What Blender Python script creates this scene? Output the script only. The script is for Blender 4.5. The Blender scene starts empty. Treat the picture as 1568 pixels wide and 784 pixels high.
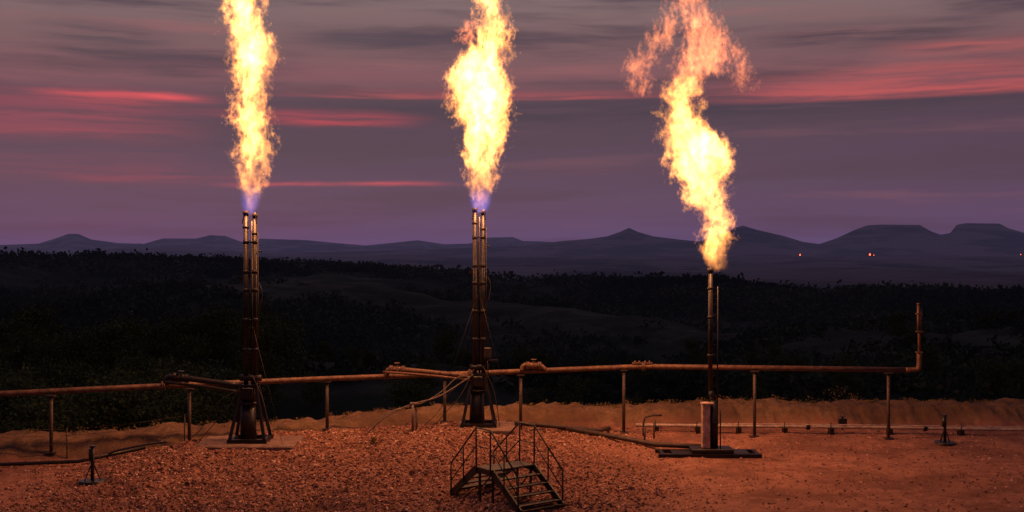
import bpy, bmesh, math, random
import numpy as np
from mathutils import Vector, Matrix
random.seed(7); rng=np.random.default_rng(11)
scene=bpy.context.scene
scene.view_settings.view_transform='Standard'
scene.view_settings.look='None'
scene.view_settings.exposure=0

def lin(c):
    return tuple(((v/255)/12.92 if v/255<=.04045 else ((v/255+.055)/1.055)**2.4) for v in c)+(1,)

# ------------------------------------------------------------------ node helper
class N:
    def __init__(s,nt): s.nt=nt
    def new(s,t,**k):
        n=s.nt.nodes.new(t)
        for a,b in k.items(): setattr(n,a,b)
        return n
    def put(s,sock,v):
        if isinstance(v,bpy.types.NodeSocket): s.nt.links.new(v,sock)
        elif v is not None: sock.default_value=v
    def m(s,op,a,b=None,c=None,clamp=False):
        n=s.new('ShaderNodeMath',operation=op,use_clamp=clamp)
        s.put(n.inputs[0],a); s.put(n.inputs[1],b); s.put(n.inputs[2],c)
        return n.outputs[0]
    def v(s,op,a,b=None,scale=None):
        n=s.new('ShaderNodeVectorMath',operation=op)
        s.put(n.inputs[0],a); s.put(n.inputs[1],b)
        if scale is not None: s.put(n.inputs['Scale'],scale)
        return n.outputs['Value'] if op in('LENGTH','DOT_PRODUCT','DISTANCE') else n.outputs[0]
    def xyz(s,a):
        n=s.new('ShaderNodeSeparateXYZ'); s.put(n.inputs[0],a); return n.outputs
    def comb(s,x,y,z):
        n=s.new('ShaderNodeCombineXYZ')
        for i,q in enumerate((x,y,z)): s.put(n.inputs[i],q)
        return n.outputs[0]
    def noise(s,vec,scale,detail=2,rough=.5,dist=0,col=False):
        n=s.new('ShaderNodeTexNoise'); s.put(n.inputs['Vector'],vec)
        n.inputs['Scale'].default_value=scale; n.inputs['Detail'].default_value=detail
        n.inputs['Roughness'].default_value=rough; n.inputs['Distortion'].default_value=dist
        return n.outputs[1 if col else 0]
    def mr(s,v,a,b,c=0.,d=1.,smooth=True):
        n=s.new('ShaderNodeMapRange',interpolation_type='SMOOTHSTEP' if smooth else 'LINEAR')
        s.put(n.inputs[0],v); s.put(n.inputs[1],a); s.put(n.inputs[2],b); s.put(n.inputs[3],c); s.put(n.inputs[4],d)
        return n.outputs[0]
    def mix(s,f,a,b,mode='MIX'):
        n=s.new('ShaderNodeMixRGB',blend_type=mode)
        s.put(n.inputs[0],f); s.put(n.inputs[1],a); s.put(n.inputs[2],b); return n.outputs[0]
    def ramp(s,f,pts):
        n=s.new('ShaderNodeValToRGB'); s.put(n.inputs[0],f); e=n.color_ramp.elements
        while len(e)<len(pts): e.new(.5)
        for i,(p,c) in enumerate(pts): e[i].position=p; e[i].color=c
        return n.outputs[0]
    def curve(s,f,pts):
        n=s.new('ShaderNodeFloatCurve'); s.put(n.inputs['Value'],f)
        c=n.mapping.curves[0]
        while len(c.points)<len(pts): c.points.new(.5,.5)
        for i,(x,y) in enumerate(pts): c.points[i].location=(x,y); c.points[i].handle_type='AUTO'
        n.mapping.update(); return n.outputs[0]

def new_mat(name):
    m=bpy.data.materials.new(name); m.use_nodes=True; m.node_tree.nodes.clear()
    return m,N(m.node_tree)
def finish(n,surf=None,vol=None):
    o=n.new('ShaderNodeOutputMaterial')
    if surf: n.put(o.inputs['Surface'],surf)
    if vol: n.put(o.inputs['Volume'],vol)
def bsdf(n,col,rough=.8,metal=0,bump=None,bstr=.3,bdist=.02,em=None,ems=1.,spec=.5):
    b=n.new('ShaderNodeBsdfPrincipled'); n.put(b.inputs['Base Color'],col); n.put(b.inputs['Roughness'],rough)
    n.put(b.inputs['Metallic'],metal); b.inputs['Specular IOR Level'].default_value=spec
    if bump is not None:
        k=n.new('ShaderNodeBump'); k.inputs['Strength'].default_value=bstr; k.inputs['Distance'].default_value=bdist
        n.put(k.inputs['Height'],bump); n.put(b.inputs['Normal'],k.outputs[0])
    if em is not None:
        n.put(b.inputs['Emission Color'],em); n.put(b.inputs['Emission Strength'],ems)
    return b.outputs[0]

def weathered(name,c1,c2,rough=.6,metal=.3,scale=6,spec=.5):
    m,n=new_mat(name); p=n.new('ShaderNodeNewGeometry').outputs['Position']
    a=n.noise(p,scale,5,.6); b=n.noise(p,scale*7,3,.6)
    f=n.mr(n.m('ADD',n.m('MULTIPLY',a,.7),n.m('MULTIPLY',b,.3)),.38,.62)
    col=n.mix(f,c1+(1,),c2+(1,))
    finish(n,bsdf(n,col,n.mr(b,.3,.7,rough-.12,rough+.15),metal,b,.35,.01,spec=spec)); return m
M_black=weathered('blackened_steel',(.008,.006,.005),(.020,.012,.009),.42,0,6,.35)
M_wire=weathered('dark_cable',(.03,.018,.013),(.02,.012,.01),.5,0)
M_rust=weathered('rusty_pipe_steel',(.16,.078,.042),(.07,.031,.02),.6,.1)
M_post=weathered('brown_post_steel',(.065,.034,.023),(.026,.016,.012),.6,.1)
M_pale=weathered('pale_painted_pipe',(.50,.40,.34),(.30,.20,.15),.5,0)
M_slab=weathered('concrete_slab',(.20,.12,.09),(.11,.06,.046),.9,0,3)
M_stair=weathered('stair_steel',(.016,.014,.012),(.036,.025,.018),.5,0,6,.3)
M_panel=weathered('weathered_panel',(.60,.42,.31),(.30,.17,.12),.7,0)
M_hose=weathered('rubber_hose',(.18,.13,.10),(.10,.07,.055),.6,0)

# ------------------------------------------------------------------ geometry helper
class G:
    def __init__(s): s.bm=bmesh.new(); s.mi=0
    def cyl(s,a,b,r,r2=None,seg=14,cap=True):
        a=Vector(a); b=Vector(b); r2=r if r2 is None else r2; d=b-a
        if d.length<1e-6: return
        q=d.to_track_quat('Z','Y').to_matrix(); A=[];B=[]
        for i in range(seg):
            t=2*math.pi*i/seg; o=q@Vector((math.cos(t),math.sin(t),0))
            A.append(s.bm.verts.new(a+o*r)); B.append(s.bm.verts.new(b+o*r2))
        for i in range(seg):
            f=s.bm.faces.new((A[i],A[(i+1)%seg],B[(i+1)%seg],B[i])); f.smooth=True; f.material_index=s.mi
        if cap:
            f=s.bm.faces.new(A[::-1]); f.material_index=s.mi
            f=s.bm.faces.new(B); f.material_index=s.mi
    def path(s,pts,r,seg=12,smooth=0):
        P=[Vector(p) for p in pts]
        for _ in range(smooth):
            Q=[P[0]]
            for i in range(len(P)-1): Q+= [P[i].lerp(P[i+1],.25),P[i].lerp(P[i+1],.75)]
            P=Q+[P[-1]]
        rings=[];up=None
        for i,p in enumerate(P):
            d=(P[min(i+1,len(P)-1)]-P[max(i-1,0)]).normalized()
            if up is None: up=d.orthogonal().normalized()
            up=(up-d*up.dot(d)).normalized(); w=d.cross(up)
            rings.append([s.bm.verts.new(p+up*r*math.cos(2*math.pi*k/seg)+w*r*math.sin(2*math.pi*k/seg)) for k in range(seg)])
        for A,B in zip(rings,rings[1:]):
            for k in range(seg):
                f=s.bm.faces.new((A[k],A[(k+1)%seg],B[(k+1)%seg],B[k])); f.smooth=True; f.material_index=s.mi
        s.bm.faces.new(rings[0][::-1]).material_index=s.mi; s.bm.faces.new(rings[-1]).material_index=s.mi
    def box(s,c,size,ax=None,bev=0):
        c=Vector(c); X,Y,Z=(Vector((1,0,0)),Vector((0,1,0)),Vector((0,0,1))) if ax is None else [Vector(v).normalized() for v in ax]
        vs=[]
        for i in(-1,1):
            for j in(-1,1):
                for k in(-1,1): vs.append(s.bm.verts.new(c+X*i*size[0]/2+Y*j*size[1]/2+Z*k*size[2]/2))
        fs=[]
        for q in((0,1,3,2),(4,6,7,5),(0,4,5,1),(2,3,7,6),(0,2,6,4),(1,5,7,3)):
            f=s.bm.faces.new([vs[i] for i in q]); f.material_index=s.mi; fs.append(f)
        if bev:
            es=list({e for f in fs for e in f.edges})
            bmesh.ops.bevel(s.bm,geom=es,offset=bev,segments=1,affect='EDGES')
    def beam(s,a,b,w,h,side=(0,1,0)):
        a=Vector(a);b=Vector(b);d=(b-a); L=d.length; d.normalize(); sd=Vector(side); sd=(sd-d*sd.dot(d)).normalized()
        s.box((a+b)/2,(L,w,h),(d,sd,d.cross(sd)))
    def obj(s,name,mats,parent=None):
        me=bpy.data.meshes.new(name); s.bm.normal_update(); s.bm.to_mesh(me); s.bm.free()
        for m in (mats if isinstance(mats,list) else [mats]): me.materials.append(m)
        o=bpy.data.objects.new(name,me); scene.collection.objects.link(o)
        if parent: o.parent=parent
        return o
def empty(name,loc=(0,0,0)):
    e=bpy.data.objects.new(name,None); e.empty_display_size=.3; scene.collection.objects.link(e); return e
def npmesh(name,V,F,mat,smooth=False,parent=None,link=True):
    me=bpy.data.meshes.new(name); V=np.asarray(V,dtype=np.float32); F=np.asarray(F,dtype=np.int32); k=F.shape[1]
    me.vertices.add(len(V)); me.vertices.foreach_set('co',V.ravel())
    me.loops.add(F.size); me.loops.foreach_set('vertex_index',F.ravel())
    me.polygons.add(len(F)); me.polygons.foreach_set('loop_start',np.arange(0,F.size,k,dtype=np.int32))
    me.polygons.foreach_set('loop_total',np.full(len(F),k,dtype=np.int32))
    me.update(calc_edges=True)
    me.polygons.foreach_set('use_smooth',np.full(len(F),smooth,dtype=bool))
    me.materials.append(mat)
    if not link: return me
    o=bpy.data.objects.new(name,me); scene.collection.objects.link(o)
    if parent: o.parent=parent
    return o

# ------------------------------------------------------------------ numpy noise
def h2(ix,iy,s):
    n=(ix.astype(np.int64)*374761393+iy.astype(np.int64)*668265263+s*974634777)&0x7fffffff
    n=((n^(n>>13))*1274126177)&0x7fffffff
    return ((n^(n>>16))&0xffffff)/float(0xffffff)
def vn(x,y,s=0):
    ix=np.floor(x);iy=np.floor(y);fx=x-ix;fy=y-iy
    fx=fx*fx*fx*(fx*(fx*6-15)+10);fy=fy*fy*fy*(fy*(fy*6-15)+10)
    a=h2(ix,iy,s);b=h2(ix+1,iy,s);c=h2(ix,iy+1,s);d=h2(ix+1,iy+1,s)
    return (a+(b-a)*fx)*(1-fy)+(c+(d-c)*fx)*fy
def fbm(x,y,o=5,s=0,g=.5):
    t=0;a=1;w=0
    for i in range(o):
        t=t+a*vn(x*2**i+i*17.3,y*2**i-i*9.1,s+i); w+=a; a*=g
    return t/w*2-1
def ss(a,b,x):
    t=np.clip((x-a)/(b-a),0,1); return t*t*(3-2*t)

# ------------------------------------------------------------------ ground shape
BX=[-40,-15.9,-10.3,-6.3,-2,1.6,19.4,40]; BY=[31,34.5,36.1,37.9,40.2,41.1,42,43]
def pad_low(x,y):
    x=np.asarray(x,float);y=np.asarray(y,float)
    wob=fbm(x*.25,y*.25,3,5)
    fx=ss(-12.6,-9.3,x+wob*.8)*(1-ss(-.8,5,x+wob))
    fy=ss(28.3,34.2,y+wob)*(1-ss(37.9,39.6,y))
    h=.5*fx*fy+.10*fbm(x*.5,y*.5,4,3)*(1+fx)
    h=h+.13*np.exp(-((x+12.9)/1.4)**2-((y-31.3)/.7)**2)
    yc=np.interp(x,BX,BY)+.35*fbm(x*.35,x*0,3,9)
    bh=.60+.16*fbm(x*.5,y*.3,4,12)
    front=ss(-1.5,-.15,y-yc); b=bh*front
    h=np.where(y-yc>-.3,np.maximum(b,0),np.maximum(h,b))
    back=np.clip(y-yc-1.1,0,None)
    h=h-back*.55*ss(0,1.5,back)
    return np.where(y<5,0.,h)
def pad_h(x,y):
    h=pad_low(x,y)
    yc=np.interp(x,BX,BY); onb=ss(-1.9,-.5,y-yc)
    gm=ss(-14,-10,x)*(1-ss(1.5,5.5,x))*(1-onb)
    h=h+(.035+.07*gm)*fbm(x*1.8,y*1.8,3,21)
    h=h+(.012+.05*gm)*fbm(x*6,y*6,3,31)
    rut=np.sin((y-31-.12*x)*2*math.pi/1.7); h=h-.03*ss(.6,1,rut)*ss(3,7,x)*(1-onb)
    h=h+onb*.14*fbm(x*2.5,y*.9,4,41)
    return h
def gz(x,y): return float(pad_h(np.array([x]),np.array([y]))[0])

xs=np.arange(-30,30.01,.06); ys=np.arange(22,50.01,.06)
X,Y=np.meshgrid(xs,ys); Z=pad_h(X,Y)
edge=np.minimum(np.minimum(X+30,30-X),np.minimum(Y-22,50-Y)); Z=Z-.6*(1-ss(0,.5,edge))
nx,ny=len(xs),len(ys); idx=np.arange(nx*ny).reshape(ny,nx)
F=np.stack([idx[:-1,:-1],idx[:-1,1:],idx[1:,1:],idx[1:,:-1]],-1).reshape(-1,4)

m_ground,n=new_mat('scoria_ground'); P=n.new('ShaderNodeNewGeometry').outputs['Position']; px,py,pz=n.xyz(P)
big=n.noise(P,.35,4,.6); mid=n.noise(P,3,4,.6); fine=n.noise(P,22,4,.7)
vor=n.new('ShaderNodeTexVoronoi'); n.put(vor.inputs['Vector'],P); vor.inputs['Scale'].default_value=13
vc=n.xyz(vor.outputs['Color'])[0]
grav=n.mix(vc,(.14,.056,.038,1),(.40,.19,.135,1))
grav=n.mix(n.mr(fine,.35,.65),n.mix(.6,grav,(.05,.022,.016,1)),grav)
dirt=n.mix(n.mr(mid,.3,.7),(.20,.082,.056,1),(.31,.145,.10,1))
dirt=n.mix(n.mr(fine,.5,.72,0.,.6),dirt,(.42,.22,.16,1))
gm=n.m('MULTIPLY',n.mr(px,-14.,-10.),n.mr(n.m('ADD',px,n.m('MULTIPLY',big,6.)),4.,9.,1.,0.))
col=n.mix(n.m('MULTIPLY',gm,.85),dirt,grav)
col=n.mix(n.mr(big,.42,.62,0.,.6),col,(.10,.042,.03,1))
cr=n.curve(n.mr(px,-40.,40.,smooth=False),[(0,(31-30)/20),(.301,.225),(.371,.305),(.421,.395),(.475,.51),(.52,.555),(.74,.6),(1,.65)])
yc=n.m('ADD',n.m('MULTIPLY',cr,20.),30.)
bm_=n.mr(n.m('ADD',n.m('SUBTRACT',py,yc),n.m('MULTIPLY',n.m('SUBTRACT',mid,.5),1.2)),-1.5,-.8)
sand=n.mix(n.mr(mid,.3,.7),(.115,.066,.038,1),(.20,.118,.068,1)); sand=n.mix(n.mr(fine,.5,.66,0.,.7),sand,(.06,.035,.022,1))
sand=n.mix(n.mr(big,.42,.6,0.,.7),sand,(.085,.045,.03,1))
col=n.mix(bm_,col,sand)
col=n.mix(n.mr(n.m('SUBTRACT',py,yc),1.4,3.),col,(.03,.03,.018,1))
finish(n,bsdf(n,col,.92,0,n.m('ADD',fine,n.m('MULTIPLY',vc,.8)),.8,.04,spec=.2))
npmesh('ground',np.stack([X,Y,Z],-1).reshape(-1,3),F,m_ground,True)

# ------------------------------------------------------------------ far terrain sheet
def tbl(px_y): 
    a=np.array(px_y,float); return (a[:,0]-784)/1700,a[:,1]
c1x,c1y=tbl([(-700,400),(-200,396),(0,396),(200,395),(330,399),(480,409),(580,414),(700,421),(800,431),(1000,432),(1100,434),(1180,441),(1250,449),(1330,443),(1500,446),(1800,440),(2300,430)])
cLx,cLy=tbl([(-900,372),(-300,368),(0,376),(60,374),(90,365),(105,360),(120,360),(140,368),(180,373),(220,374),(250,366),(300,366),(322,361),(345,362),(370,371),(400,366),(430,367),(470,368),(520,373),(560,376),(600,372),(640,368),(680,374),(720,373),(745,364),(785,363),(800,369),(860,371),(940,384),(1600,384),(2400,370)])
cRx,cRy=tbl([(-900,392),(0,388),(120,386),(200,378),(330,382),(420,388),(560,384),(700,380),(800,376),(860,369),(900,366),(930,362),(950,355),(963,349),(976,355),(1000,362),(1040,367),(1070,370),(1100,362),(1120,352),(1137,346),(1160,353),(1200,362),(1230,371),(1255,374),(1280,366),(1310,353),(1328,347),(1350,346),(1408,347),(1425,356),(1440,361),(1455,359),(1465,347),(1480,345),(1530,346),(1545,353),(1580,362),(1700,366),(1900,358),(2400,372)])
def terr(az,r):
    ta=np.tan(np.clip(az,-.95,.95)); x=r*np.sin(az); y=r*np.cos(az)
    dc=(np.interp(ta,c1x,c1y)-385)/1700; dL=(np.interp(ta,cLx,cLy)-385)/1700; dR=(np.interp(ta,cRx,cRy)-385)/1700
    rt=ss(-.25,.25,ta); r1=600-130*rt
    H=6.4; d250=.0735+.008*rt; lr=np.log(r)
    nodes=[(60,-6+0*r),(110,-12.5+0*r),(250,H-d250*250),(400,H-(.42*d250+.58*dc)*400),(r1,H-dc*r1),(r1*1.15,H-(dc+.012)*r1*1.15),(900,-40+0*r),(1500,-50+0*r),(3000,-45+0*r),(4600,H-(.0085+0*r)*4600),(6300,H-.004*6300+0*r)]
    z=nodes[0][1]
    for (ra,za),(rb,zb) in zip(nodes,nodes[1:]):
        t=np.clip((lr-np.log(ra))/(np.log(rb)-np.log(ra)),0,1); t=.5*t+.5*t*t*(3-2*t)
        z=np.where(r>ra,za+(zb-za)*t,z)
    w=ss(90,160,r)*(1-ss(.8*r1,r1,r)); z=z+w*11*fbm(x*.012,y*.009,5,50)
    z=z+ss(60,200,r)*(1-ss(1200,2000,r))*.7*fbm(x*.05,y*.05,4,55)
    z=z+ss(900,1600,r)*(1-ss(5000,6200,r))*22*fbm(x*.0022,y*.0012,5,60)
    nz=fbm(x*.004,y*.002,4,70)
    zR=H-dR*8000
    fR=ss(6300,8000,r)**1.6; back=ss(8300,9600,r)
    zz=np.where(r>6300,(H-.004*6300)*(1-fR)+zR*fR+nz*26*fR*(1-ss(7400,8000,r)),z)
    zz=np.where(r>8200,zR*(1-back)+(-30)*back,zz)
    zL=H-dL*14000; fL=ss(10500,14000,r)
    zz=np.where(r>9600,-30*(1-fL)+zL*fL+nz*30*fL*(1-ss(13000,14000,r)),zz)
    bk=ss(14500,18000,r); zz=np.where(r>14300,zL*(1-bk)-60*bk,zz)
    inner=pad_low(x,y)-np.where((np.abs(x)<29.6)&(y>22.4)&(y<49.6),.35,.02)
    w=ss(48,75,r); return np.where(r<75,inner*(1-w)+zz*w,zz)
azs=np.concatenate([np.linspace(-math.pi,-.75,70)[:-1],np.linspace(-.75,.75,1000),np.linspace(.75,math.pi,70)[1:]])
rs=np.concatenate([np.linspace(.5,44,60)[:-1],np.geomspace(44,22000,420)])
rs=np.sort(np.concatenate([rs,np.linspace(440,640,50),np.linspace(7600,8300,30),np.linspace(13500,14500,20)]))
A,R=np.meshgrid(azs,rs); Z=terr(A,R)
idx=np.arange(A.size).reshape(A.shape)
F=np.stack([idx[:-1,:-1],idx[:-1,1:],idx[1:,1:],idx[1:,:-1]],-1).reshape(-1,4)[:, ::-1]
m_terr,n=new_mat('prairie_hills_hazed'); P=n.new('ShaderNodeNewGeometry').outputs['Position']
r_=n.v('LENGTH',P); flat=n.v('MULTIPLY',P,(1,1,3))
a1=n.noise(flat,.012,6,.65); a2=n.noise(flat,.06,6,.7); a3=n.noise(P,.6,3,.6)
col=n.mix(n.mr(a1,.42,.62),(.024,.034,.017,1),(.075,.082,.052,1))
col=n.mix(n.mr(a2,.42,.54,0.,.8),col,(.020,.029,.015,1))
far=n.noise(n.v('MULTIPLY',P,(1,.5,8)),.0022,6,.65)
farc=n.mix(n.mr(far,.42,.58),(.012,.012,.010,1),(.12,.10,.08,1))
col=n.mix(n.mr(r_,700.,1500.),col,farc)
haze_glow=n.m('SUBTRACT',1.,n.m('EXPONENT',n.m('DIVIDE',n.m('MAXIMUM',n.m('SUBTRACT',r_,60.),0.),-9500.)))  # aerial haze painted into the hills as glow, growing with distance from origin
finish(n,bsdf(n,col,.95,0,a3,.5,.5,em=(.040,.032,.070,1),ems=haze_glow,spec=.05))
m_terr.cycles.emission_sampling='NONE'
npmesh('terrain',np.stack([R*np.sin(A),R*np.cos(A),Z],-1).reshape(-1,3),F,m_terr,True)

def tz(x,y): 
    r=math.hypot(x,y); return float(terr(np.array([math.atan2(x,y)]),np.array([r]))[0])

# ------------------------------------------------------------------ gravel
def rocks(name,x,y,s,mat,flatn=.6,lift=.12):
    k=len(x); base=np.array([[-1,-1,-1],[1,-1,-1],[1,1,-1],[-1,1,-1],[-1,-1,1],[1,-1,1],[1,1,1],[-1,1,1]],float)
    V=base[None]*(1+.45*(rng.random((k,8,3))-.5)*2*.9); V[:,4:,:2]*=.55
    V*=np.stack([s*rng.uniform(.6,1.5,k),s*rng.uniform(.5,1,k),s*flatn*rng.uniform(.6,1.2,k)],-1)[:,None,:]*.5
    t=rng.uniform(0,6.28,k); tl=rng.uniform(-.8,.8,k)
    y1=V[...,1]*np.cos(tl)[:,None]-V[...,2]*np.sin(tl)[:,None]; z1=V[...,1]*np.sin(tl)[:,None]+V[...,2]*np.cos(tl)[:,None]
    x1=V[...,0]*np.cos(t)[:,None]-y1*np.sin(t)[:,None]; y2=V[...,0]*np.sin(t)[:,None]+y1*np.cos(t)[:,None]
    z=pad_h(x,y)+s*lift
    V=np.stack([x1+x[:,None],y2+y[:,None],z1+z[:,None]],-1).reshape(-1,3)
    f=np.array([[0,3,2,1],[4,5,6,7],[0,1,5,4],[1,2,6,5],[2,3,7,6],[3,0,4,7]])
    F=(f[None]+8*np.arange(k)[:,None,None]).reshape(-1,4)
    return npmesh(name,V,F,mat)
m_rock,n=new_mat('scoria_rock'); g_=n.new('ShaderNodeNewGeometry'); ri=g_.outputs['Random Per Island']
finish(n,bsdf(n,n.ramp(ri,[(0,(.06,.025,.018,1)),(.4,(.20,.085,.057,1)),(.75,(.36,.172,.12,1)),(.93,(.48,.27,.20,1)),(1,(.62,.44,.35,1))]),.9,spec=.2))
k=140000; x=rng.uniform(-17,19,k); y=rng.uniform(25,40.5,k)
yc_=np.interp(x,BX,BY); dens=.10+.9*ss(-14,-10.5,x)*(1-ss(1,5,x+fbm(x*.4,y*.4,2,77)*2))
keep=(rng.random(k)<dens)&(y<yc_-1.3); x=x[keep];y=y[keep]
s=.03+.06*rng.random(len(x))**2.4; s=np.where(rng.random(len(x))<.010,s*1.9,s); s=np.where(x>4,s*.8,s)
rocks('gravel',x,y,s,m_rock)

# ------------------------------------------------------------------ weeds along the bank
m_leaf,n=new_mat('dark_foliage'); g_=n.new('ShaderNodeNewGeometry')
lc=n.ramp(g_.outputs['Random Per Island'],[(0,(.024,.036,.014,1)),(.6,(.056,.082,.03,1)),(1,(.11,.14,.055,1))])
finish(n,bsdf(n,lc,.7,spec=.1))
m_shrub,n=new_mat('shrub_foliage_hazed'); g_=n.new('ShaderNodeNewGeometry')
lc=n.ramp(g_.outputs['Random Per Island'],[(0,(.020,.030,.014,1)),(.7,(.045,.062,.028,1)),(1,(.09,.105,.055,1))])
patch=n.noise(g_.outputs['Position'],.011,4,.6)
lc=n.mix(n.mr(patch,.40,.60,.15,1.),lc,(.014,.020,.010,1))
finish(n,bsdf(n,lc,.8,spec=.05,em=(.040,.034,.066,1),ems=n.m('MULTIPLY',n.m('MAXIMUM',n.m('SUBTRACT',n.v('LENGTH',g_.outputs['Position']),60.),0.),1/9500)))  # foliage colour plus bluish emission standing in for haze, stronger further out
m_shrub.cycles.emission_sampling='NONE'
m_dry,n=new_mat('dry_weed'); finish(n,bsdf(n,(.13,.09,.04,1),.8,spec=.1))
m_bark,n=new_mat('bark'); finish(n,bsdf(n,(.05,.037,.028,1),.9))
def quads(C,size,name,mat,link=True,up=0.):
    k=len(C); a=rng.normal(size=(k,3)); a[:,2]+=up; a/=np.linalg.norm(a,axis=1)[:,None]
    b=np.cross(a,rng.normal(size=(k,3))); b/=np.linalg.norm(b,axis=1)[:,None]
    sz=size*rng.uniform(.6,1.3,k) if np.isscalar(size) else size
    sz=np.asarray(sz)[:,None]; a=a*sz; b=b*sz*.6
    V=np.stack([C-a*.5,C+b*.5,C+a*.5,C-b*.5],1).reshape(-1,3)
    return npmesh(name,V,np.arange(4*k).reshape(-1,4),mat,link=link)
C=[];
for i in range(170):
    x0=rng.uniform(-16,19); y0=np.interp(x0,BX,BY)+rng.uniform(.6,1.7); hh=rng.uniform(.05,.16)
    z0=pad_h(np.array([x0]),np.array([y0]))[0]; q=rng.normal(size=(18,3))*[.09,.09,.0]; q[:,2]=rng.random(18)*hh; C.append(q+[x0,y0,z0])
for (x0,y0,hh,ww) in [(12.9,44.2,1.15,.45),(11.9,44.0,.8,.3),(13.7,44.4,.8,.3),(-4.2,33.6,.25,.1)]:
    z0=pad_h(np.array([x0]),np.array([y0]))[0]; q=rng.normal(size=(150,3))*[ww*.5,ww*.4,0]; q[:,2]=rng.random(150)*hh; C.append(q+[x0,y0,z0])
quads(np.concatenate(C),.06,'roadside_weeds',m_dry,up=1.5)

# ------------------------------------------------------------------ hillside shrubs (one mass)
K=30000; az=rng.uniform(-.58,.58,K); r=rng.uniform(140,640,K)
crest=np.arange(K)<1500; r=np.where(crest,rng.uniform(580,612,K)-130*ss(-.25,.25,np.tan(az)),r)
x0=r*np.sin(az); y0=r*np.cos(az); dn=fbm(x0*.018,y0*.018,4,88); dc_=fbm(x0*.035,x0*0,3,89)
keep=np.where(crest,(dc_>.0)|(rng.random(K)<.3),dn+rng.normal(size=K)*.10>-.06); az=az[keep];r=r[keep];x0=x0[keep];y0=y0[keep];crest=crest[keep]
hh=rng.uniform(1.2,3.6,len(r))*np.where(crest,rng.uniform(.7,1.5,len(r)),1)*np.clip(r/350,.7,1); z0=terr(az,r); kk=18
q=rng.normal(size=(len(r),kk,3))*np.stack([hh*.5,hh*.5,hh*.26],-1)[:,None,:]; q[...,2]+=hh[:,None]*.45
C=(q+np.stack([x0,y0,z0],-1)[:,None,:]).reshape(-1,3); S=np.repeat(hh*.55,kk)
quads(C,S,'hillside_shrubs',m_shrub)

# ------------------------------------------------------------------ trees in the draw behind the bank
def make_tree(seed):
    r=np.random.default_rng(seed); g=G(); h=8.
    tr=[Vector((0,0,0))]; 
    for i in range(1,6): tr.append(Vector((r.normal()*.15*i*.5,r.normal()*.15*i*.5,h*.15*i)))
    for i in range(5): g.cyl(tr[i],tr[i+1],.20-.034*i,.166-.034*i,8,False)
    tips=[]
    for i in range(24):
        k=r.integers(1,5); b=tr[k].lerp(tr[k+1],r.random()); a=r.uniform(0,6.28); L=r.uniform(1.2,2.9)*(1.15-.12*k)
        e=b+Vector((math.cos(a)*L,math.sin(a)*L,r.uniform(.2,1.6))); m=b.lerp(e,.5)+Vector((0,0,-.15))
        g.cyl(b,m,.06,.045,6,False); g.cyl(m,e,.045,.015,6,False); tips+=[e,m.lerp(e,.5)]
        for j in range(2):
            f=m.lerp(e,.3)+Vector(r.normal(size=3)*.7); g.cyl(m,f,.025,.01,5,False); tips.append(f)
    tips.append(tr[-1]+Vector((0,0,.5)))
    me=bpy.data.meshes.new('tree_wood'); g.bm.to_mesh(me); g.bm.free(); me.materials.append(m_bark)
    C=[]
    for t in tips:
        c=np.array(t); k=int(r.integers(35,75)); q=r.normal(size=(k,3))*[.42,.42,.30]*r.uniform(.7,1.3); C.append(q+c)
    return me,quads(np.concatenate(C),.26,'tree_leaves',m_leaf,link=False)
variants=[make_tree(s) for s in (1,2,3,4)]
for i in range(150):
    if i<80: az=rng.uniform(-.47,-.2); r=rng.uniform(70,150)+60*ss(-.32,-.2,az)
    else: az=rng.uniform(-.25,.5); r=rng.uniform(110,240)
    x0=r*math.sin(az); y0=r*math.cos(az); sc=rng.uniform(.6,1.15)*(1 if i<80 else .62)
    p=empty('deciduous_tree'); p.location=(x0,y0,tz(x0,y0)-.2); p.scale=(sc*1.1,sc*1.1,sc); p.rotation_euler=(0,0,rng.uniform(0,6.28))
    for me,nm in zip(variants[i%4],('trunk_and_limbs','leaves')):
        o=bpy.data.objects.new(nm,me); scene.collection.objects.link(o); o.parent=p

# ------------------------------------------------------------------ pipelines
def flange(g,p,d,r,w=.05):
    p=Vector(p); d=Vector(d).normalized(); g.cyl(p-d*w,p-d*.006,r,seg=18); g.cyl(p+d*.006,p+d*w,r,seg=18)
    u=d.orthogonal().normalized(); v=d.cross(u)
    for i in range(8):
        o=(u*math.cos(i*.785)+v*math.sin(i*.785))*r*.82; g.cyl(p+o-d*w*1.5,p+o+d*w*1.5,.012,seg=6)
def valve(g,p,d,r):
    p=Vector(p); d=Vector(d).normalized(); flange(g,p-d*.2,d,r*1.5); flange(g,p+d*.2,d,r*1.5)
    g.cyl(p-d*.17,p,r*1.1,r*1.4); g.cyl(p,p+d*.17,r*1.4,r*1.1)
    g.cyl(p,p+Vector((0,0,.20)),.04); g.cyl(p+Vector((0,0,.20)),p+Vector((0,0,.22)),.10,seg=16)
line=[(-24,31.9,2.04),(-16.5,33.3,2.07),(-11,35.0,2.16),(-8.49,36,2.16),(-6.13,36.8,2.18),(-1.44,38.2,2.2),(4.59,38.8,2.38),(13.3,37.5,2.40)]
par=empty('gas_pipeline')
g=G(); g.path(line,.088,16)
for a in (2,5,6): flange(g,Vector(line[a]),Vector(line[a+1])-Vector(line[a-1]),.15)
g.path([(13.3,37.5,2.40),(13.55,37.48,2.40),(13.72,37.46,2.42),(13.75,37.46,2.58),(13.75,37.46,3.0)],.088,14,1)
g.cyl((13.75,37.46,2.9),(13.75,37.46,4.45),.055); g.cyl((13.69,37.40,3.75),(13.69,37.40,4.62),.045); g.cyl((13.80,37.46,3.6),(13.80,37.46,4.5),.035)
g.cyl((13.69,37.4,4.62),(13.69,37.4,4.66),.06)
for z in (3.0,3.7,4.3): g.box((13.73,37.43,z),(.2,.16,.04))
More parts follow.
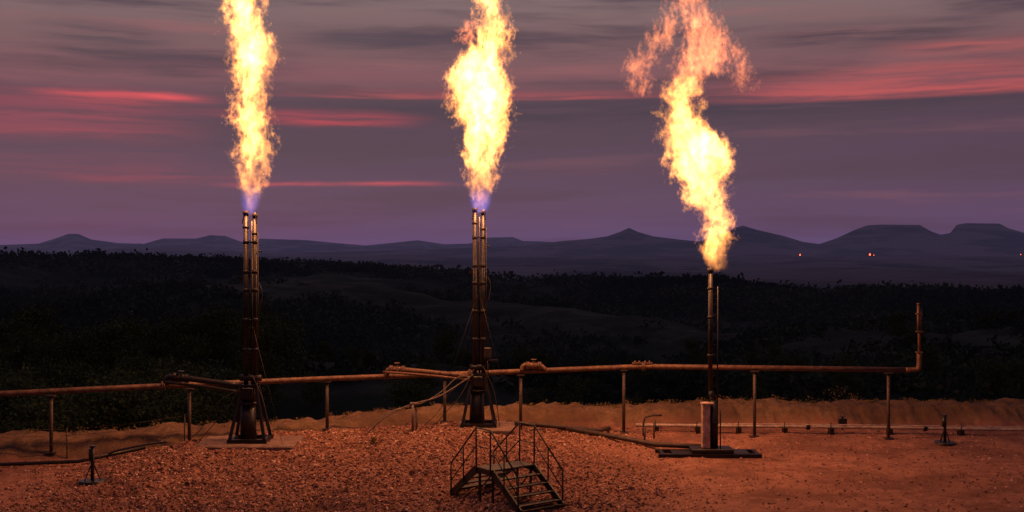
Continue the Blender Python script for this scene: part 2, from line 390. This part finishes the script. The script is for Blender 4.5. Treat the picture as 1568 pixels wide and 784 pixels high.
for dx in (-.25,-.1,.1,.25): g.cyl((4.55+dx,38.78,2.46),(4.55+dx,38.78,2.58),.03); 
g.box((4.55,38.78,2.5),(.7,.16,.05))
g.obj('main_line',M_rust,par)
g=G()
for (x,y,zt) in [(-14.1,33.95,2.0),(-10.25,35.25,2.05),(-6.13,36.8,2.1),(-2.3,37.95,2.1),(.3,38.35,2.15),(3.9,38.72,2.28),(8.35,38.2,2.30),(12.75,37.58,2.3)]:
    z=gz(x,y); g.cyl((x,y,z-.3),(x,y,zt-.03),.055); g.box((x,y,zt-.02),(.26,.2,.04)); g.box((x,y,z+.02),(.3,.3,.04))
    g.cyl((x-.12,y,zt),(x-.12,y,zt+.14),.012,seg=6); g.cyl((x+.12,y,zt),(x+.12,y,zt+.14),.012,seg=6)
g.obj('support_posts',M_post,par)
g=G()
g.path([(-10.9,35.02,2.2),(-10.9,35.0,2.40),(-10.75,34.95,2.46),(-10.2,34.8,2.42),(-8.3,34.35,2.22)],.09,14,1)
valve(g,(-10.4,34.86,2.43),(2,-.3,-.2),.09); 
g.path([(-10.9,34.8,2.30),(-9.6,34.4,2.22),(-8.3,34.2,2.05)],.045,10,1)
g.obj('takeoff_valve_run',M_black,par)
g=G()
g.path([(-4.2,37.3,2.2),(-4.2,37.25,2.40),(-4.05,37.2,2.46),(-3.5,37.15,2.43),(-1.2,37.1,2.2)],.085,14,1)
valve(g,(-3.85,37.17,2.45),(1,0,-.05),.085); 
g.path([(-4.3,37.0,2.38),(-2.8,36.8,2.3),(-1.2,36.9,2.1)],.04,10,1)
valve(g,(.75,38.3,2.46),(1,0,0),.09); g.path([(.35,38.33,2.28),(.38,38.33,2.46),(.6,38.3,2.48),(1.0,38.3,2.46),(1.15,38.3,2.3)],.09,12,1)
g.obj('takeoff_valve_run',M_rust,par)

# low line on the right and feed to the third stack
par=empty('surface_flow_line')
LL=[(4.4,39.35),(8,39.15),(12,38.9),(18,38.35),(26,37.8)]
base=lambda x,y:max(0,pad_low(np.array([x]),np.array([y]))[0])
g=G(); L=[]
for a,b in zip(LL,LL[1:]):
    for t in np.linspace(0,1,6)[:-1]: x=a[0]+(b[0]-a[0])*t; y=a[1]+(b[1]-a[1])*t; L.append((x,y,max(gz(x,y)+.10,.24)))
L=[(x,y,sum(q[2] for q in L[max(0,i-2):i+3])/len(L[max(0,i-2):i+3])) for i,(x,y,z) in enumerate(L)]
g.path(L,.062,10); g.path([(x,y-.16,z+.10) for x,y,z in L[3:]],.022,8)
g.obj('pale_line',M_pale,par)
g=G()
for q in L[1::2]: 
    x,y,zl=q; z=gz(x,y); g.box((x,y,(z+zl)/2-.05),(.14,.3,max(.08,zl-z))); g.cyl((x-.06,y-.2,z-.1),(x-.06,y-.2,zl+.2),.018)
for i in (8,12): flange(g,L[i],(1,-.05,0),.11)
x,y,z=L[9]; g.box((x+.4,y,z+.2),(.28,.2,.2),bev=.02); g.cyl((x+.4,y,z-.1),(x+.4,y,z+.36),.03); g.cyl((x+.4,y,z+.36),(x+.4,y,z+.38),.1)
g.obj('line_supports',M_black,par)
par=empty('flare_feed_pipe')
g=G(); zz=lambda x,y,o: (x,y,base(x,y)+o)
g.path([zz(-.2,38.0,.12),zz(1.5,37.9,.15),zz(3.0,38.4,.15),zz(3.4,38.6,.2)],.075,12)
g.path([zz(1.6,38.2,.12),zz(3.4,36.9,.14),zz(4.6,35.8,.14),(6.1,35.1,.22)],.085,12)
g.path([(4.55,38.4,.0),(4.55,38.4,.62),(4.75,38.4,.72),(5.2,38.6,.70)],.035,8,1)
g.path([(4.85,37.9,.0),(4.85,37.9,.55)],.03,8); flange(g,(2.6,37.55,.2),(1.8,-1.3,0),.15); g.cyl((4.45,37.2,0),(4.45,37.2,.5),.035)
g.obj('feed_pipe',M_post,par)
par=empty('buried_line_riser'); g=G()
g.path([zz(-24,32.1,.08),zz(-16,32.6,.08),zz(-13,33.2,.1),zz(-11.2,33.9,.15)],.055,10)
g.path([zz(-12.2,33.4,.05),zz(-12.1,33.4,.22),zz(-11.2,33.7,.26),zz(-10.6,34,.2)],.03,8,1)
g.obj('low_pipe',M_black,par)
par=empty('wire_fence'); g=G()
fp=[(-22,33.0),(-17.5,33.3),(-13.6,33.9),(-10.3,34.9)]
for x,y in fp: z=gz(x,y); g.cyl((x,y,z-.2),(x,y,z+.95),.02,seg=8)
for hgt in (.45,.7,.9):
    for a,b in zip(fp,fp[1:]): g.path([(a[0],a[1],gz(*a)+hgt),((a[0]+b[0])/2,(a[1]+b[1])/2,(gz(*a)+gz(*b))/2+hgt-.05),(b[0],b[1],gz(*b)+hgt)],.005,5)
g.obj('fence_posts_and_wires',M_post,par)
for x,y,h in [(-11.42,30.2,.95),(14.4,36.9,.92)]:
    p=empty('valve_stand'); g=G(); z=gz(x,y)
    g.cyl((x,y,z-.06),(x,y,z+.05),.36,.34,20); g.cyl((x,y,z+.05),(x,y,z+h),.05); g.cyl((x,y,z+h),(x,y,z+h+.04),.08)
    g.cyl((x-.03,y,z+h*.6),(x-.03,y,z+h*.95),.07)
    for a in range(4):
        t=a*1.571+.5; g.beam((x+math.cos(t)*.2,y+math.sin(t)*.2,z+.05),(x+math.cos(t)*.04,y+math.sin(t)*.04,z+.45),.025,.025)
    g.obj('stand',M_black,p)

# ------------------------------------------------------------------ flare stacks
def twin_stack(x,y,top,box,slab):
    z=gz(x,y); p=empty('gas_flare_stack')
    if not box: z=min(z,.42)
    g=G(); g.box((x+slab[0],y,z-.02),(slab[1],2.0,.28),bev=.03); g.obj('concrete_base',M_slab,p); z+=.12
    g=G()
    for sx in(-1,1):
        for sy in(-1,1):
            g.beam((x+sx*.54,y+sy*.45,z+.05),(x+sx*.22,y+sy*.16,z+1.65),.09,.09)
    g.beam((x-.6,y-.45,z+.06),(x+.6,y-.45,z+.06),.12,.12); g.beam((x-.6,y+.45,z+.06),(x+.6,y+.45,z+.06),.12,.12)
    for s in(-1,1): g.beam((x+s*.52,y-.5,z+.07),(x+s*.52,y+.5,z+.07),.12,.10,(1,0,0))
    g.cyl((x-.06,y,z),(x-.06,y,z+1.15),.26,.22,20); g.cyl((x-.05,y,z+1.15),(x-.05,y,z+1.22),.29,seg=20); g.cyl((x,y,z+1.22),(x,y,z+1.7),.23,.2,20)
    g.box((x,y,z+1.72),(.5,.4,.08)); g.box((x-.04,y-.2,z+1.5),(.36,.18,.34),bev=.02); g.cyl((x-.3,y,z+1.95),(x+.35,y,z+1.95),.10)
    g.obj('pedestal',M_black,p)
    g=G(); a,b=x-.13,x+.15; h=top-z
    g.cyl((a,y,z+1.6),(a,y,top),.075); g.cyl((b,y,z+1.6),(b,y,top-.12),.068); g.cyl((x+.02,y+.14,z+1.6),(x+.02,y+.14,top-.25),.035)
    for f in(.40,.53,.66,.74,.87): 
        zc=z+h*f; g.box((x+.01,y+.03,zc),(.40,.20,.035)); g.cyl((a,y,zc-.06),(a,y,zc+.06),.09); g.cyl((b,y,zc-.06),(b,y,zc+.06),.084)
    g.cyl((a,y,top-.5),(a,y,top-.42),.10); g.cyl((b,y,top-.7),(b,y,top-.62),.095)
    g.cyl((a,y,top-.12),(a,y,top+.05),.072,.115); g.cyl((b,y,top-.2),(b,y,top-.03),.066,.10)
    for s in(-1,1): g.cyl((x+s*.22,y-.1,top-.35),(x+s*.16,y-.05,top+.02),.014,seg=6)
    g.cyl((x+.27,y-.05,z+1.7),(x+.25,y-.05,top-.6),.014,seg=6)
    g.box((x-.28,y,z+h*.71),(.10,.08,.12)); g.cyl((x+.25,y,z+h*.83),(x+.38,y,z+h*.83),.025)
    g.obj('twin_risers',M_black,p)
    g=G()
    if box: g.box((x+.30,y-.15,z+2.45),(.24,.18,.34),bev=.02); g.cyl((x+.3,y-.1,z+2.2),(x+.32,y-.1,z+1.6),.02); g.box((x+.48,y-.15,z+2.2),(.3,.1,.06))
    for dx,dy,zt in ([(-.95,-.5,.62),(.8,-.5,.62),(-.7,.7,.62)] if box else [(1.15,-.7,.55)]):
        e=(x+dx,y+dy,gz(x+dx,y+dy)+(1.7 if box else .1)); g.path([(x,y,z+h*zt),e],.006,5)
    g.path([(x-.15,y-.25,z+1.9),(x-.6,y-.5,z+1.0),(x-1.0,y-.5,z+.6),(x-1.6,y-.4,z-.1)],.013,6,2)
    g.path([(x-.15,y-.25,z+1.7),(x-.9,y-.6,z+1.3),(x-1.3,y-.5,z+.5),(x-2.0,y-.4,z-.1)],.010,6,2)
    g.path([(x+.15,y-.25,z+2.0),(x+.55,y-.4,z+1.2),(x+.7,y-.5,z+.05)],.014,6,2)
    g.path([(x+.3,y-.1,z+h*.69),(x+.42,y-.1,z+h*.65),(x+.33,y-.1,z+h*.58)],.012,6,2)
    g.obj('box_and_guy_wires',M_wire,p)
twin_stack(-8.09,34.3,7.60,False,(-.02,3.05)); twin_stack(-1.11,37.1,7.80,True,(.25,1.9))
p=empty('hose_bundle'); g=G(); z=gz(-4.6,36.3)
g.path([(-1.3,36.9,2.3),(-1.9,36.7,1.9),(-2.5,36.6,1.55),(-3.3,36.4,1.4),(-4.2,36.3,1.0),(-4.75,36.3,z)],.026,8,3)
g.path([(-1.3,36.95,2.2),(-1.8,36.8,2.3),(-2.3,36.7,1.75),(-3.1,36.6,1.3),(-4.0,36.5,1.2),(-4.5,36.4,.7),(-4.6,36.4,z)],.018,8,3)
g.cyl((-3.25,36.4,gz(-3.25,36.4)),(-3.25,36.4,1.42),.05); g.cyl((-3.15,36.6,gz(-3.25,36.4)),(-3.15,36.6,1.2),.04); g.box((-3.2,36.5,1.4),(.3,.3,.04))
g.obj('hoses_and_post',M_hose,p)

# third stack
x,y=6.2,34.8; z=gz(x,y); p=empty('gas_flare_stack'); g=G()
g.beam((x-1.65,y-.35,z+.07),(x+1.55,y-.35,z+.07),.14,.12); g.beam((x-1.65,y+.45,z+.07),(x+1.55,y+.45,z+.07),.14,.12)
g.box((x,y+.05,z+.12),(2.4,.72,.03)); g.box((x+.05,y,z+.2),(1.3,.7,.14),bev=.02)
for s in(-1.5,-.7,.7,1.45): g.beam((x+s,y-.28,z+.08),(x+s,y+.38,z+.08),.10,.1,(1,0,0))
g.obj('skid_base',M_black,p)
g=G(); g.box((x-.14,y-.08,z+.95),(.24,.30,1.35),bev=.015); g.box((x-.10,y-.08,z+1.66),(.36,.36,.06)); g.box((x-.15,y-.25,z+1.25),(.14,.03,.3)); 
g.box((x-.15,y-.25,z+.7),(.16,.03,.2)); g.obj('control_cabinet',M_panel,p)
g=G(); g.cyl((x+.12,y,z+.2),(x+.12,y,z+1.75),.12,.11,18); g.cyl((x+.12,y,z+1.0),(x+.12,y,z+1.08),.16); g.cyl((x+.12,y,z+1.75),(x+.02,y,z+2.05),.11,.075)
g.cyl((x+.02,y,z+2.0),(x+.02,y,5.80),.07); g.cyl((x+.24,y,z+.2),(x+.25,y,5.3),.02,seg=8)
for k in range(10): zc=z+2.2+k*.32; g.cyl((x+.02,y,zc),(x+.25,y,zc),.008,seg=6)
for zc in(3.1,4.3,5.2): g.cyl((x+.02,y,zc),(x+.02,y,zc+.08),.095)
g.cyl((x+.02,y,5.7),(x+.02,y,5.88),.07,.11)
g.cyl((x+.3,y-.2,z+.1),(x+.3,y-.2,z+1.5),.02,seg=6); g.obj('riser',M_black,p)

# ------------------------------------------------------------------ crossover steps
p=empty('crossover_stairs'); u=Vector((.60,-.80,0)); w=Vector((.80,.60,0)); c=Vector((-.17,28.4,0)); zp=.90; up=Vector((0,0,1))
g0=lambda v:Vector((v.x,v.y,gz(v.x,v.y)))
g=G(); W=1.32; PL=.66; RUN=1.18
g.box(c+up*zp,(PL,W,.04),(u,w,up))
for s in(-1,1):
    g.beam(c+w*s*W/2-u*PL/2+up*(zp-.05),c+w*s*W/2+u*PL/2+up*(zp-.05),.05,.14,w)
    for d in(-1,1):
        a=c+w*s*W/2+u*d*PL/2+up*(zp-.02); e=g0(c+w*s*W/2+u*d*(PL/2+RUN))+up*.04; g.beam(a,e,.05,.18,w)
        b=c+w*s*(W/2-.06)+u*d*(PL/2-.05); g.beam(g0(b),b+up*zp,.05,.05,w)
    g.beam(g0(c+w*s*W/2-u*.3)+up*.2,c+w*s*W/2+u*.3+up*.8,.03,.03,w)
for d in(-1,1):
    for i in range(1,5):
        q=c+u*d*(PL/2+RUN/4.6*i); zg=g0(c+u*d*(PL/2+RUN)).z; zt=zp+(zg-zp)*i/4.6; g.box(Vector((q.x,q.y,zt)),(.21,W-.06,.035),(u,w,up))
    e=g0(c+u*d*(PL/2+RUN+.03)); g.beam(e-w*W/2+up*.02,e+w*W/2+up*.02,.06,.05,u)
g.obj('treads_and_stringers',M_stair,p)
g=G()
for s in(-1,1):
    ra=[]
    for t in(-(PL/2+RUN-.05),-(PL/2-.02),0,(PL/2-.02),PL/2+RUN-.05):
        b=c+w*s*(W/2+.035)+u*t; inn=abs(t)<PL; zb=zp-.1 if inn else g0(b).z; zt=zp+1.02 if inn else zb+.88
        if t!=0: g.cyl((b.x,b.y,zb),(b.x,b.y,zt),.022,seg=8)
        ra.append(Vector((b.x,b.y,zt)))
    for i in (0,3):
        m1=(ra[i]+ra[i+1])/2; zl=(g0(m1).z+zp)/2; g.cyl((m1.x,m1.y,zl),m1,.018,seg=8)
    g.path(ra,.022,8); g.path([v-up*.46 for v in ra],.016,8)
g.obj('handrails',M_stair,p)

# ------------------------------------------------------------------ flames: burning gas volumes evaluated on a voxel grid
def vol_mat(name,col):
    m,n=new_mat(name); a=n.new('ShaderNodeAttribute',attribute_name='density')
    e=n.new('ShaderNodeEmission'); e.inputs['Color'].default_value=col+(1,); n.put(e.inputs['Strength'],a.outputs['Fac']); finish(n,vol=e.outputs[0])
    m.cycles.volume_step_rate=4; return m
M_fire=vol_mat('burning_gas',(1.,.34,.070)); M_fire2=vol_mat('cooler_flame',(1.,.25,.075)); M_blue=vol_mat('blue_flame_root',(.06,.16,1.))
def flame_volume(name,parent,yy,prof,E,seed,mat,amp=1.,kind='fire',vox=.034,soft=.09,A1=.4,A2=1.0):
    zs=[q[0] for q in prof]; z0,z1=zs[0],zs[-1]; x0=min(q[1] for q in prof)-.1; x1=max(q[1] for q in prof)+.1; rm=max(q[2] for q in prof)*1.05
    nt=bpy.data.node_groups.new(name+'_field','GeometryNodeTree')
    nt.interface.new_socket('Geometry',in_out='OUTPUT',socket_type='NodeSocketGeometry'); n=N(nt)
    P=n.new('GeometryNodeInputPosition').outputs[0]
    _,_,pz=n.xyz(P); t=n.mr(pz,z0,z1,smooth=False)
    A=n.mr(pz,z0,z0+1.6,.22*amp,1.*amp)
    Ps=n.v('ADD',n.v('MULTIPLY',P,(1,1,.62)),(seed*7.3,seed*3.1,seed*5.7))
    w1=n.v('SUBTRACT',n.noise(Ps,.9,2,.5,col=True),(.5,.5,.5)); w2=n.v('SUBTRACT',n.noise(Ps,2.5,3,.55,col=True),(.5,.5,.5))
    off=n.v('ADD',n.v('SCALE',w1,scale=n.m('MULTIPLY',A,A1)),n.v('SCALE',w2,scale=n.m('MULTIPLY',A,A2)))
    Pw=n.v('ADD',P,off); wx,wy,wz=n.xyz(Pw); tw=n.mr(wz,z0,z1,smooth=False)
    cx=n.mr(n.curve(tw,[((z-z0)/(z1-z0),(x-x0)/(x1-x0)) for z,x,r in prof]),0.,1.,x0,x1,False)
    rr=n.m('MULTIPLY',n.curve(tw,[((z-z0)/(z1-z0),r/rm) for z,x,r in prof]),rm)
    dx=n.m('SUBTRACT',wx,cx); dy=n.m('MULTIPLY',n.m('SUBTRACT',wy,yy),1.15)
    d=n.m('SQRT',n.m('ADD',n.m('MULTIPLY',dx,dx),n.m('MULTIPLY',dy,dy)))
    n3=n.noise(n.v('ADD',Ps,n.v('SCALE',w2,scale=1.0)),5.,4,.56)
    n4=n.noise(n.v('ADD',Ps,n.v('SCALE',w2,scale=.5)),1.7,3,.5)
    sd=n.m('SUBTRACT',rr,d)
    if kind=='fire':
        mm=n.m('ADD',sd,n.m('MULTIPLY',n.m('SUBTRACT',n3,.525),n.m('MULTIPLY',A,1.9)))
        dens=n.mr(mm,0.,soft); core=n.mr(mm,.05,.5,.5,1.6)
        st=n.m('MULTIPLY',n.m('MULTIPLY',dens,core),n.m('MULTIPLY',n.mr(n3,.40,.62,.2,1.7),n.mr(n4,.34,.6,.35,1.25)))
        Et=n.m('MULTIPLY',n.curve(t,[(q,v) for q,v in E[1]]),E[0]); st=n.m('MULTIPLY',st,Et)
    elif kind=='wisp':
        mm=n.m('ADD',sd,n.m('MULTIPLY',n.m('SUBTRACT',n3,.56),2.8))
        st=n.m('MULTIPLY',n.m('MULTIPLY',n.mr(mm,0.,.2),n.mr(n3,.45,.62,.3,1.5)),E[0])
    else:
        st=n.m('MULTIPLY',n.m('MULTIPLY',n.mr(n.m('ADD',sd,n.m('MULTIPLY',n.m('SUBTRACT',n3,.5),.25)),-.02,.14),n.mr(n.m('ADD',pz,n.m('MULTIPLY',n3,.8)),z0+.5,z0+1.3,1.,0.)),E[0])
    mg=.12+.5*amp
    lo=(min(q[1]-q[2] for q in prof)-mg,yy-rm-mg,z0-.03); hi=(max(q[1]+q[2] for q in prof)+mg,yy+rm+mg,z1+(.3 if kind!='blue' else 0))
    vc=n.new('GeometryNodeVolumeCube'); n.put(vc.inputs['Density'],st); vc.inputs['Min'].default_value=lo; vc.inputs['Max'].default_value=hi
    for ax,k in enumerate(('Resolution X','Resolution Y','Resolution Z')): vc.inputs[k].default_value=max(8,int((hi[ax]-lo[ax])/vox))
    sm=n.new('GeometryNodeSetMaterial'); n.put(sm.inputs['Geometry'],vc.outputs[0]); sm.inputs['Material'].default_value=mat
    go=n.new('NodeGroupOutput'); n.put(go.inputs[0],sm.outputs[0])
    me=bpy.data.meshes.new(name); me.materials.append(mat); o=bpy.data.objects.new(name,me); scene.collection.objects.link(o); o.parent=parent
    md=o.modifiers.new('burning_gas','NODES'); md.node_group=nt
    return o
def lamp(parent,loc,P,r=.35):
    l=bpy.data.lights.new('flame_light','POINT'); l.energy=P; l.color=(1,.39,.155); l.shadow_soft_size=r
    o=bpy.data.objects.new('flame_light',l); o.location=loc; scene.collection.objects.link(o); o.parent=parent

f1=[(7.55,-8.10,.12),(8.1,-8.05,.32),(9.0,-8.0,.42),(10.1,-7.98,.50),(11.2,-8.05,.46),(12.1,-8.05,.54),(12.7,-7.98,.64),(13.3,-8.22,.50),(14.1,-8.28,.54),(16.2,-8.15,.58),(17.5,-8.4,.4),(18.4,-8.3,.10)]
f2=[(7.75,-1.08,.2),(8.7,-1.02,.46),(9.55,-1.02,.56),(10.4,-.94,.76),(11.1,-1.0,.92),(11.75,-1.08,1.02),(12.6,-1.12,.90),(13.2,-.72,.54),(13.9,-.60,.44),(14.8,-.78,.42),(16.1,-.65,.45),(17.2,-.8,.1)]
f3=[(5.82,6.45,.14),(6.3,6.37,.42),(6.9,6.42,.48),(7.4,6.42,.42),(7.75,6.15,.50),(8.35,5.95,.60),(9.0,5.90,.90),(9.5,5.88,.98),(10.2,5.5,.74),(10.8,5.36,.54),(11.5,5.34,.44),(11.9,5.4,.26)]
f3b=[(11.3,5.35,.36),(11.85,5.6,.46),(12.4,6.1,.78),(13.0,6.1,.72),(13.6,5.85,.56),(14.5,5.55,.48),(15.4,5.5,.4),(16.2,5.6,.08)]
e=empty('gas_flame'); flame_volume('flame',e,34.3,f1,(6,[(0,.3),(.1,.6),(.3,1),(1,.9)]),1.,M_fire); flame_volume('blue_base',e,34.3,[(7.6,-8.1,.2),(8.0,-8.07,.33),(8.8,-8.0,.38)],(.9,),1.5,M_blue,.3,'blue')
for z in(8.9,11.8): lamp(e,(-8.05,34.3,z),1400)
e=empty('gas_flame'); flame_volume('flame',e,37.1,f2,(6,[(0,.3),(.1,.6),(.25,1),(1,.8)]),2.,M_fire); flame_volume('blue_base',e,37.1,[(7.75,-1.08,.26),(8.2,-1.05,.42),(9.0,-1.02,.42)],(.9,),2.5,M_blue,.3,'blue')
flame_volume('flame_wisp',e,37.1,[(13.3,-1.55,.05),(13.7,-1.5,.3),(14.2,-1.3,.05)],(3,),2.6,M_fire2,.5,'wisp')
for z in(9.2,11.8): lamp(e,(-1.0,37.1,z),1500)
e=empty('gas_flame'); flame_volume('flame',e,34.8,f3,(5.5,[(0,.5),(.1,.8),(.4,1),(.85,.8),(1,.2)]),3.,M_fire,A2=1.15)
flame_volume('flame_plume',e,34.8,f3b,(2.4,),3.4,M_fire2,1.,'wisp',A1=.8,A2=1.4)
w1=[(11.3,4.1,.12),(12.1,4.0,.42),(12.7,4.4,.44),(13.3,4.8,.40),(14.2,4.95,.1)]
w2=[(11.4,7.2,.05),(12.0,7.15,.32),(12.8,7.05,.1)]
flame_volume('flame_wisp',e,34.8,w1,(1.8,),4.,M_fire2,.9,'wisp'); flame_volume('flame_wisp',e,34.8,w2,(1.8,),5.,M_fire2,.6,'wisp')
lamp(e,(6.3,34.8,7.6),1000); lamp(e,(5.7,34.8,9.6),1400)

# far-off flares on the plain
m_far,n=new_mat('distant_fire'); em=n.new('ShaderNodeEmission'); em.inputs['Color'].default_value=(1,.12,.03,1); em.inputs['Strength'].default_value=3.5; finish(n,em.outputs[0]); m_far.cycles.emission_sampling='NONE'
for az,r,s in [((1225-784)/1700,5200,3.6),((1332-784)/1700,5200,4.6),((1338-784)/1700,5200,2),((1563-784)/1700,5600,2.2)]:
    a=math.atan(az); r_=r/math.cos(a); x0=r_*math.sin(a); y0=r_*math.cos(a); z0=tz(x0,y0)
    p=empty('distant_gas_flare'); g=G(); g.cyl((x0,y0,z0-2),(x0,y0,z0+8),1.,seg=8); g.obj('stack',M_black,p)
    g=G(); g.cyl((x0,y0,z0+8),(x0,y0,z0+8+s),s*.3,s,8); g.cyl((x0,y0,z0+8+s),(x0+1,y0,z0+8+2.4*s),s,s*.15,8); g.obj('flame',m_far,p)

# ------------------------------------------------------------------ sky
wd=bpy.data.worlds.new('World'); scene.world=wd; wd.use_nodes=True; wd.node_tree.nodes.clear(); n=N(wd.node_tree)
D=n.new('ShaderNodeTexCoord').outputs['Generated']; dx,dy,dz=n.xyz(D)
az=n.m('ARCTAN2',dx,dy); hl=n.m('SQRT',n.m('ADD',n.m('MULTIPLY',dx,dx),n.m('MULTIPLY',dy,dy)))
el=n.m('DIVIDE',dz,n.m('MAXIMUM',hl,.05))
q1=n.noise(n.comb(n.m('MULTIPLY',az,3.),n.m('MULTIPLY',el,14.),0.),1.,4,.6)
el2=n.m('ADD',el,n.m('MULTIPLY',n.m('SUBTRACT',q1,.5),.022))
base_=n.ramp(el2,[(0,lin((94,76,114))),(.03,lin((88,68,101))),(.075,lin((80,59,86))),(.115,lin((77,55,76))),(.135,lin((90,61,79))),(.155,lin((122,78,87))),(.19,lin((118,87,91))),(.23,lin((128,104,105))),(.45,lin((92,80,98))),(1,lin((52,52,80)))])
st1=n.noise(n.comb(n.m('MULTIPLY',az,2.8),n.m('MULTIPLY',el2,34.),3.),1.,6,.55)
st2=n.noise(n.comb(n.m('MULTIPLY',az,9.),n.m('MULTIPLY',el2,170.),8.),1.,4,.6)
up_=n.mr(el,.12,.16,.4,.9)
col=n.mix(n.m('MULTIPLY',n.mr(st1,.46,.66),up_),base_,lin((70,52,68)))
col=n.mix(n.m('MULTIPLY',n.mr(st1,.44,.30),n.m('MULTIPLY',up_,.4)),col,lin((160,94,98)))
def A_(px): return math.atan((px-784)/1700)
def feat(col,pa,pb,y,h,c,s,sharp=0.):
    a0,a1=A_(pa),A_(pb); fw=(a1-a0)*.3+.01; e0=(385-y)/1700; hh=h/1700
    ma=n.m('MULTIPLY',n.mr(az,a0-fw*.3,a0+fw),n.mr(az,a1-fw,a1+fw*.3,1.,0.))
    dv=n.m('DIVIDE',n.m('SUBTRACT',el2 if not sharp else n.m('ADD',el,n.m('MULTIPLY',n.m('SUBTRACT',q1,.5),.006)),e0),hh)
    me=n.m('EXPONENT',n.m('MULTIPLY',n.m('MULTIPLY',dv,dv),-1.))
    if sharp: me=n.m('MULTIPLY',me,n.mr(dv,-.3,.1))
    k=n.m('MULTIPLY',n.m('MULTIPLY',ma,me),n.m('MULTIPLY',n.mr(st2,.3,.62,.25,1.),s),clamp=True)
    return n.mix(k,col,lin(c))
for f in [(-300,330,190,34,(145,64,84),.8),(380,1750,172,16,(62,48,68),1.),(-100,700,122,18,(132,80,90),.5),(-300,400,262,24,(108,62,88),.6),
          (40,280,72,16,(80,62,74),.9),(430,700,62,14,(80,62,74),.9),(1130,1560,72,18,(78,58,70),1.),
          (300,660,182,7,(170,64,82),.7),(380,640,192,5,(185,64,80),.8),(50,340,160,4.5,(235,82,90),1.),(60,260,165,9,(178,68,82),.8),(-200,300,218,6,(150,64,84),.7),(0,300,268,5,(120,62,88),.6),
          (330,700,284,3.2,(195,78,92),.9),(80,420,276,4,(140,64,88),.7),(700,1250,262,10,(86,58,84),.5),
          (1340,1700,92,9,(190,92,92),.7),(1250,1600,118,9,(170,84,86),.7),(1180,1700,135,12,(165,80,86),.6)]: col=feat(col,*f)
col=feat(col,1060,1750,160,28,(195,84,86),.85,1.); col=feat(col,420,1100,152,10,(175,78,84),.8,1.)
bg=n.new('ShaderNodeBackground'); n.put(bg.inputs[0],col); bg.inputs[1].default_value=1.
sk=n.new('ShaderNodeTexSky',sky_type='NISHITA'); sk.sun_disc=False; sk.sun_elevation=math.radians(-2); sk.sun_rotation=math.radians(-20)
b2=n.new('ShaderNodeBackground'); n.put(b2.inputs[0],sk.outputs[0]); b2.inputs[1].default_value=.05
ad=n.new('ShaderNodeAddShader'); n.put(ad.inputs[0],bg.outputs[0]); n.put(ad.inputs[1],b2.outputs[0])
o=n.new('ShaderNodeOutputWorld'); n.put(o.inputs[0],ad.outputs[0])
wd.cycles.sampling_method='MANUAL'; wd.cycles.sample_map_resolution=256
l=bpy.data.lights.new('dusk_sun','SUN'); l.energy=.02; l.angle=math.radians(15); l.color=(1,.6,.6)
o=bpy.data.objects.new('dusk_sun',l); o.rotation_euler=(math.radians(80),0,math.radians(20+180)); scene.collection.objects.link(o)

# ------------------------------------------------------------------ camera
cam=bpy.data.cameras.new('camera'); cam.sensor_width=36; cam.lens=1700/1568*36; cam.clip_end=60000; cam.clip_start=.1
co=bpy.data.objects.new('camera',cam); co.location=(0,0,6.4); co.rotation_euler=(math.radians(90-.236),0,0)
scene.collection.objects.link(co); scene.camera=co
